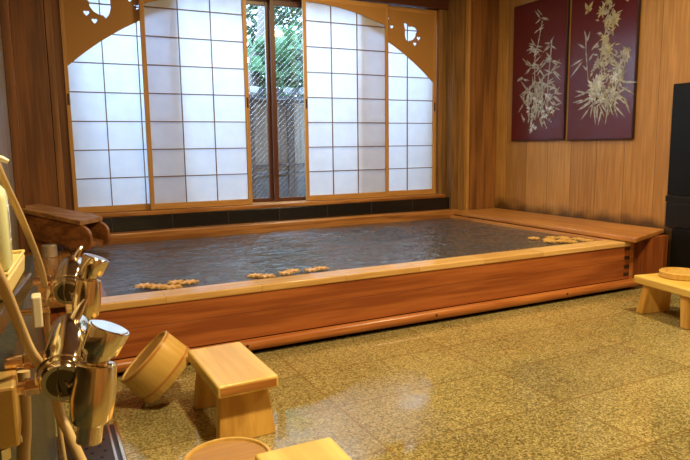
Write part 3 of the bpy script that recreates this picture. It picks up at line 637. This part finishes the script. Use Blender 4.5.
for z, s in ((1.131, .96), (1.137, 1.), (1.262, 1.), (1.276, .93), (1.286, .75), (1.291, .40), (1.298, .30)):
    hx, hy = .040 * s, .050 * s
    rings.append([bm_.bm.verts.new(p) for p in rrect(-.098 - hx, -.098 + hx, 1.315 - hy, 1.315 + hy, .018 * s, z)])
bm_.bm.faces.new(rings[0][::-1]); bm_.bm.faces.new(rings[-1])
for A_, B_ in zip(rings, rings[1:]):
    for k in range(len(A_)): bm_.bm.faces.new((A_[k], A_[(k + 1) % len(A_)], B_[(k + 1) % len(B_)], B_[k]))
bm_.build('bottle_body', 'bottle', bt, smooth=True)
lb = MB().box(-.0582, -.0572, 1.288, 1.342, 1.178, 1.248).build('bottle_label', 'label', bt)
MB().box(-.0571, -.0568, 1.294, 1.300, 1.188, 1.240).box(-.0571, -.0568, 1.306, 1.310, 1.200, 1.236).box(-.0571, -.0568, 1.318, 1.330, 1.184, 1.196).build('label_print', 'label_blue', lb)
pp = MB().cyl((-.098, 1.315, 1.297), (-.098, 1.315, 1.315), .015, seg=20).cyl((-.098, 1.315, 1.315), (-.098, 1.315, 1.335), .005, seg=12).build('pump_collar', 'pump', bt, smooth=True)
MB().sweep([(-.112, 1.315, 1.338), (-.085, 1.315, 1.341), (-.06, 1.315, 1.336), (-.050, 1.315, 1.330)], [.008, .0075, .0055, .004], 12).build('pump_spout', 'pump', bt, smooth=True)

# ------------------------------------------------------------------ bath stools
def make_stool(label, H=.30, Ln=.575, Wd=.292):
    t = thing('bath_stool', (0, 0, 0), label, 'stool', 'low cypress bath stools')
    th = .062
    MB().box(-Wd / 2, Wd / 2, -Ln / 2, Ln / 2, H - th, H).build('seat', 'pine_y', t, .012, off=LOCAL, seg=3)
    for s in (-1, 1):
        o = MB().box(-Wd / 2 + .012, Wd / 2 - .012, s * (Ln / 2 + .0015), s * (Ln / 2 - .01), H - th + .012, H - .012).build('end_grain', 'endgrain', t, .003, off=LOCAL)
        y1, y0 = s * (Ln / 2 - .075), s * (Ln / 2 - .035); k = s * .065
        w1, w0 = Wd / 2 - .03, Wd / 2 - .008
        MB().hexa([(-w0, y0, 0), (w0, y0, 0), (w0, y0 - k, 0), (-w0, y0 - k, 0)], [(-w1, y1, H - th), (w1, y1, H - th), (w1, y1 - k, H - th), (-w1, y1 - k, H - th)]).build('leg', 'pine_z', t, .006, off=LOCAL)
    return t
s1 = make_stool('cypress bath stool standing beside the tipped wash bowl'); s1.location = (.779, 2.85, 0); s1.rotation_euler = (0, 0, R(1))
s3 = copy_tree(s1); s3.location = (.735, 1.625, 0); s3.rotation_euler = (0, 0, R(-1)); s3['label'] = 'bath stool cut off by the bottom of the picture, only its bright yellow seat showing'
s2 = copy_tree(s1); s2.location = (4.29, 2.92, 0); s2.rotation_euler = (0, 0, R(-10)); s2['label'] = 'bath stool at the right edge of the picture with a round wooden lid on it'

# ------------------------------------------------------------------ wash bowls
def make_bowl(label, r=.18, h=.195):
    """upright in local space: mouth at z=0 down, base recess at the top (z=h) - the bowl stands upside down"""
    t = thing('wash_bowl', (0, 0, 0), label, 'bowl', 'staved cypress wash bowls')
    rb = r * .955; w = .017
    prof = [(r - w, 0), (r, 0), (r, .006), (rb, h - .006), (rb - .004, h), (rb - w + .002, h), (rb - w, h - .003), (rb - w, h - .018), (0.0, h - .018), (0, h - .034), (rb - w, h - .034), (r - w, .004)]
    MB().lathe([(r - w, 0), (r - .003, 0), (r, .004), (rb, h - .004), (rb - .004, h), (rb - w + .003, h), (rb - w, h - .004), (rb - w - .002, h - .04), (r - w, .004)], None, 56, close=True).build('stave_wall', 'bucket', t, smooth=True, off=LOCAL)
    MB().lathe([(0, h - .008), (rb - w - .002, h - .008), (rb - w - .002, h - .032), (0, h - .032)], None, 48).build('base_board', 'bucket_base', t, smooth=True, off=LOCAL)
    for z in (.040, h - .012):
        rr = r + (rb - r) * z / h
        MB().lathe([(rr - .003, z - .008), (rr + .0022, z - .006), (rr + .0022, z + .006), (rr - .003, z + .008)], None, 56).build('hoop', 'hoop', t, smooth=True, off=LOCAL)
    return t
bw1 = make_bowl('upside-down wash bowl at the bottom edge, in front of the stool leg', .178, .185); bw1.location = (.562, 2.145, 0)
bw2 = copy_tree(bw1); bw2['label'] = 'tipped wooden wash bowl leaning on edge against the stool'
nv = Vector((-.672, .169, .715)).normalized()
q = nv.to_track_quat('Z', 'Y'); rb_ = .165
bw2.location = (.553, 3.25, .178 * math.sqrt(1 - nv.z ** 2) + .002)
bw2.rotation_euler = q.to_euler(); bw2.scale = (1, 1, 1)
ld = thing('round_lid', (4.52, 3.06, .30), 'shallow round yellow wooden lid lying on the right-hand stool', 'lid')
Mt = Matrix.Translation((4.44, 2.99, .3005))
ld.location = (4.44, 2.99, .3005)
MB().lathe([(0, 0), (.150, 0), (.158, .006), (.155, .044), (.146, .050), (.130, .050), (.127, .042), (0, .042)], Mt, 56).build('lid_body', 'bucket', ld, smooth=True)
MB().lathe([(.100, .0425), (.103, .0440), (.110, .0440), (.113, .0425)], Mt, 56).build('groove_ring', 'hoop', ld, smooth=True)

# ------------------------------------------------------------------ black cabinet at the right edge
cb = thing('black_cabinet', (5.7, 3.0, 0), 'tall black lacquered cabinet at the right edge', 'cabinet')
MB().box(5.475, 6.05, 2.3, 3.885, .84, 1.90).build('upper_door', 'lacq', cb, .006)
MB().box(5.455, 6.05, 2.3, 3.89, .775, .835).build('shelf_ledge', 'lacq2', cb, .008)
MB().box(5.46, 6.05, 2.3, 3.88, .53, .77).build('middle_drawer', 'lacq2', cb, .006)
MB().box(5.43, 6.05, 2.3, 3.78, .0, .525).build('lower_body', 'lacq', cb)

# ------------------------------------------------------------------ inlaid wall panels
XP = X1 - .035
def art_frame(y0, y1, z0, z1, label):
    t = thing('lacquer_panel', (XP, (y0 + y1) / 2, z0), label, 'wall panel', 'maroon inlaid panels on the right wall')
    MB().box(XP, X1 - .001, y0, y1, z0, z1).build('panel_board', 'edge', t, .004)
    MB().box(XP - .003, XP - .0002, y0 + .012, y1 - .012, z0 + .012, z1 - .012).build('lacquer_face', 'maroon', t)
    return t
class Inlay:
    """flat thin shapes on a panel face; u to the right (towards the viewer's right), v up, both in world units from a corner"""
    def __init__(s, y1, z0): s.b = MB(); s.y1 = y1; s.z0 = z0; s.k = 0
    def poly(s, pts):
        s.k = (s.k + 1) % 7; e = .0002 * s.k
        P = [(XP - .0034 - e, s.y1 - u, s.z0 + v) for u, v in pts]; Q = [(XP - .0052 - e, y, z) for _, y, z in P]
        s.b.hexa(P, Q)
    def leaf(s, u, v, a, l, w):
        c, n = math.cos(a), math.sin(a)
        sh = [(0, 0), (.3, .5), (.6, .42), (1, 0), (.6, -.42), (.3, -.5)]
        s.poly([(u + c * p * l - n * q * w, v + n * p * l + c * q * w) for p, q in sh])
    def stroke(s, pts, w):
        for (a, b_), (c, d_) in zip(pts, pts[1:]):
            L_ = math.hypot(c - a, d_ - b_); s.leaf2(a, b_, math.atan2(d_ - b_, c - a), L_, w)
    def leaf2(s, u, v, a, l, w):
        c, n = math.cos(a), math.sin(a)
        s.poly([(u + c * p * l - n * q * w, v + n * p * l + c * q * w) for p, q in ((-.03, .5), (1.03, .5), (1.03, -.5), (-.03, -.5))])
    def flower(s, u, v, r, n=9, rnd=random):
        for k in range(n): s.leaf(u, v, k * 2 * PI / n + rnd.uniform(-.15, .15), r * rnd.uniform(.7, 1.15), r * .24)
    def done(s, name, mat, t): s.b.build(name, mat, t)
W1, H1 = .88, 1.66
p1 = art_frame(5.22, 6.10, 1.39, 3.05, 'left maroon lacquer panel inlaid with slender pearl bamboo')
def YV(px):
    a = (px - 514) / (636 - 514); return 1 / ((1 - a) / 6.10 + a / 4.30)
def F1(px, py): y = YV(538 + (px - 536) * .85); return (6.10 - y, (141 - py) * (.0099 + (y - 4.3) * .00144))
rnd = random.Random(4)
ia, ib = Inlay(6.10, 1.39), Inlay(6.10, 1.39)
for path in ([(534, 118), (532, 90), (531, 60), (535, 40), (538, 22)], [(547, 112), (546, 85), (548, 60), (549, 42)], [(527, 115), (524, 88)], [(541, 118), (540, 80)]):
    ia.stroke([F1(*q_) for q_ in path], .014)
for (px, py, n_, s) in ((537, 18, 5, .16), (534, 30, 3, .10), (531, 47, 9, .16), (548, 45, 5, .13), (549, 62, 7, .16), (527, 66, 9, .18), (537, 68, 8, .16), (550, 72, 8, .17), (545, 85, 8, .15), (524, 90, 10, .18), (553, 95, 9, .16), (521, 102, 7, .14), (535, 85, 8, .15), (555, 88, 6, .12), (519, 78, 5, .13), (556, 107, 5, .12)):
    u, v = F1(px, py)
    for k in range(n_): ia.leaf(u + rnd.uniform(-.02, .02), v + rnd.uniform(-.02, .02), rnd.choice([-1, 1]) * rnd.uniform(.1, .9) + (PI if rnd.random() < .5 else 0), s * rnd.uniform(.6, 1.1), .020)
for i in range(70):
    u, v = F1(rnd.gauss(536, 7), rnd.uniform(84, 119)); ia.leaf(u, v, rnd.uniform(-.5, .5) + PI / 2 * rnd.choice([-1, 1]), rnd.uniform(.06, .16), .022)
for i in range(26):
    u, v = F1(rnd.gauss(536, 9), rnd.uniform(92, 118)); ib.leaf(u, v, rnd.uniform(0, 6.3), rnd.uniform(.04, .09), .03)
for (px, py, r_) in ((530, 116, .05), (545, 116, .05), (521, 119, .03), (531, 126, .055), (529, 130, .05), (534, 128, .035), (542, 123, .02), (549, 120, .02), (546, 128, .018), (551, 122, .018), (532, 52, .06)):
    u, v = F1(px, py); ib.flower(u, v, r_, 6, rnd)
ia.done('pearl_inlay', 'nacre', p1); ib.done('white_pearl_inlay', 'nacre_w', p1)
p2 = art_frame(4.30, 5.17, 1.385, 3.10, 'right maroon lacquer panel inlaid with a tall dense spray of flowers')
def F2(px, py): y = YV(px); return (5.17 - y, (140 - py) * (.0099 + (y - 4.3) * .00144))
ia, ib, ic = Inlay(5.17, 1.385), Inlay(5.17, 1.385), Inlay(5.17, 1.385)
for path in ([(604, 105), (600, 80), (598, 55), (602, 30), (605, 5)], [(606, 105), (616, 85), (624, 65), (624, 50)], [(594, 100), (586, 80), (583, 55), (582, 38)]):
    ia.stroke([F2(*q_) for q_ in path], .012)
for i in range(170):
    t_ = rnd.random(); py = 5 + t_ * 98; wd = 6 + 9 * t_
    u, v = F2(603 + 2 * math.sin(py / 11) + rnd.gauss(0, wd * .55), py)
    (ia if rnd.random() < .55 else ic).leaf(u, v, rnd.uniform(0, 6.3), rnd.uniform(.035, .085), rnd.uniform(.014, .026))
for i in range(70):
    t_ = rnd.random(); u, v = F2(624 - 12 * t_ + rnd.gauss(0, 3.5), 48 + 50 * t_)
    ia.leaf(u, v, rnd.uniform(0, 6.3), rnd.uniform(.04, .08), .022)
for (px, py, r_, k) in ((594, 87, .13, 'w'), (597, 80, .09, 'w'), (604, 50, .11, 'y'), (601, 38, .07, 'y'), (610, 20, .10, 'y'), (597, 12, .08, 'y'), (604, 2, .07, 'y'), (612, 92, .08, 'w'), (624, 52, .06, 'y'), (614, 77, .07, 'w'), (600, 98, .08, 'w'), (590, 96, .07, 'w'), (617, 66, .06, 'n'), (595, 62, .07, 'n'), (609, 60, .06, 'n')):
    u, v = F2(px, py); {'w': ib, 'y': ic, 'n': ia}[k].flower(u, v, r_, 13 if r_ > .09 else 9, rnd)
for i in range(46):
    a = rnd.uniform(-2.9, -.25) if i % 3 else rnd.choice([rnd.uniform(-.2, .5), rnd.uniform(2.7, 3.5)])
    u, v = F2(602 + rnd.gauss(0, 9), 98 + rnd.uniform(-10, 4)); l_ = rnd.uniform(.10, .24)
    ia.leaf(u + .08 * math.cos(a), v + .08 * math.sin(a), a, l_, .020)
for (px, py, a, l_) in ((583, 40, 1.9, .12), (583, 42, 1.2, .12), (582, 48, 2.6, .14), (586, 60, .9, .1), (580, 58, 3.5, .2), (580, 60, 3.9, .24), (585, 70, 2.4, .1), (588, 50, .7, .13), (622, 82, -.1, .2), (620, 86, -.5, .2), (583, 92, 2.9, .14), (582, 99, 3.3, .16)):
    u, v = F2(px, py); ia.leaf(u, v, a, l_, .022)
for a, l_ in ((.9, .11), (2.0, .10), (.2, .06), (3.9, .05)):
    u, v = F2(583, 11); ic.leaf(u, v, a, l_, .04)
for a in (1.3, 1.9): ic.leaf(*F2(624, 3), a, .1, .035)
ia.done('pearl_inlay', 'nacre', p2); ib.done('white_pearl_inlay', 'nacre_w', p2); ic.done('yellow_pearl_inlay', 'nacre_y', p2)

# ------------------------------------------------------------------ lamps in the ceiling
def emis(name, col, st):
    m, nt, out = newmat(name); e = N(nt, 'ShaderNodeEmission'); e.inputs[0].default_value = (*col, 1); e.inputs[1].default_value = st
    nt.links.new(e.outputs[0], out.inputs[0]); return m
WARM = (1., .755, .39)
M['lamp'] = emis('lamp_glow', WARM, 12)
LAMPS = [(1.2, 1.2, 'ceiling lamp above the washing place', 95), (4.2, 2.3, 'ceiling lamp over the open floor', 75), (2.7, 5.0, 'ceiling lamp over the bath', 38)]
for x, y, lab, pw in LAMPS:
    t = thing('ceiling_lamp', (x, y, ZC - .06), 'round warm ' + lab, 'lamp', 'ceiling lamps')
    MB().lathe([(0, 0), (.17, 0), (.17, -.04), (.15, -.055), (0, -.055)], Matrix.Translation((x, y, ZC)), 40).build('lamp_housing', 'frame', t, smooth=True)
    MB().lathe([(0, -.058), (.14, -.058), (.12, -.085), (0, -.095)], Matrix.Translation((x, y, ZC)), 40).build('lamp_diffuser', 'lamp', t, smooth=True)
    ld_ = bpy.data.lights.new('lamp_light', 'AREA'); ld_.shape = 'DISK'; ld_.size = .30 * S; ld_.energy = pw; ld_.color = WARM
    lo = bpy.data.objects.new('lamp_light', ld_); COL.objects.link(lo); lo.parent = t; lo.location = (0, 0, -.05)

# ------------------------------------------------------------------ sky
wd = bpy.data.worlds.new('sky'); sc.world = wd; wd.use_nodes = True; nt = wd.node_tree; nt.nodes.clear()
bg = N(nt, 'ShaderNodeBackground'); ow = N(nt, 'ShaderNodeOutputWorld')
bg.inputs[0].default_value = (.56, .76, 1., 1); bg.inputs[1].default_value = 11.5
nt.links.new(bg.outputs[0], ow.inputs[0])

# ------------------------------------------------------------------ measured units to metres
done = set()
for o in list(COL.objects):
    o.location = o.location * S
    if o.type == 'MESH' and o.data.name not in done:
        done.add(o.data.name); o.data.transform(Matrix.Scale(S, 4))

# ------------------------------------------------------------------ camera
yaw, pitch, roll = R(26.6), R(7.83), R(-.78)
cy_, sy_, cp_, sp_ = math.cos(yaw), math.sin(yaw), math.cos(pitch), math.sin(pitch)
fw = Vector((sy_ * cp_, cy_ * cp_, -sp_)); rt = Vector((cy_, -sy_, 0)); up = rt.cross(fw)
r2 = rt * math.cos(roll) + up * math.sin(roll); u2 = -rt * math.sin(roll) + up * math.cos(roll)
cam = bpy.data.cameras.new('camera'); cam.sensor_width = 36; cam.lens = 606.7 / 690 * 36; cam.clip_start = .02
co = bpy.data.objects.new('camera', cam); COL.objects.link(co)
co.matrix_world = Matrix(((r2.x, u2.x, -fw.x, 0), (r2.y, u2.y, -fw.y, 0), (r2.z, u2.z, -fw.z, 1.35 * S), (0, 0, 0, 1)))
sc.camera = co
vs = sc.view_settings; vs.view_transform = 'Standard'; vs.look = 'None'; vs.exposure = 0; vs.gamma = 1; vs.use_curve_mapping = False
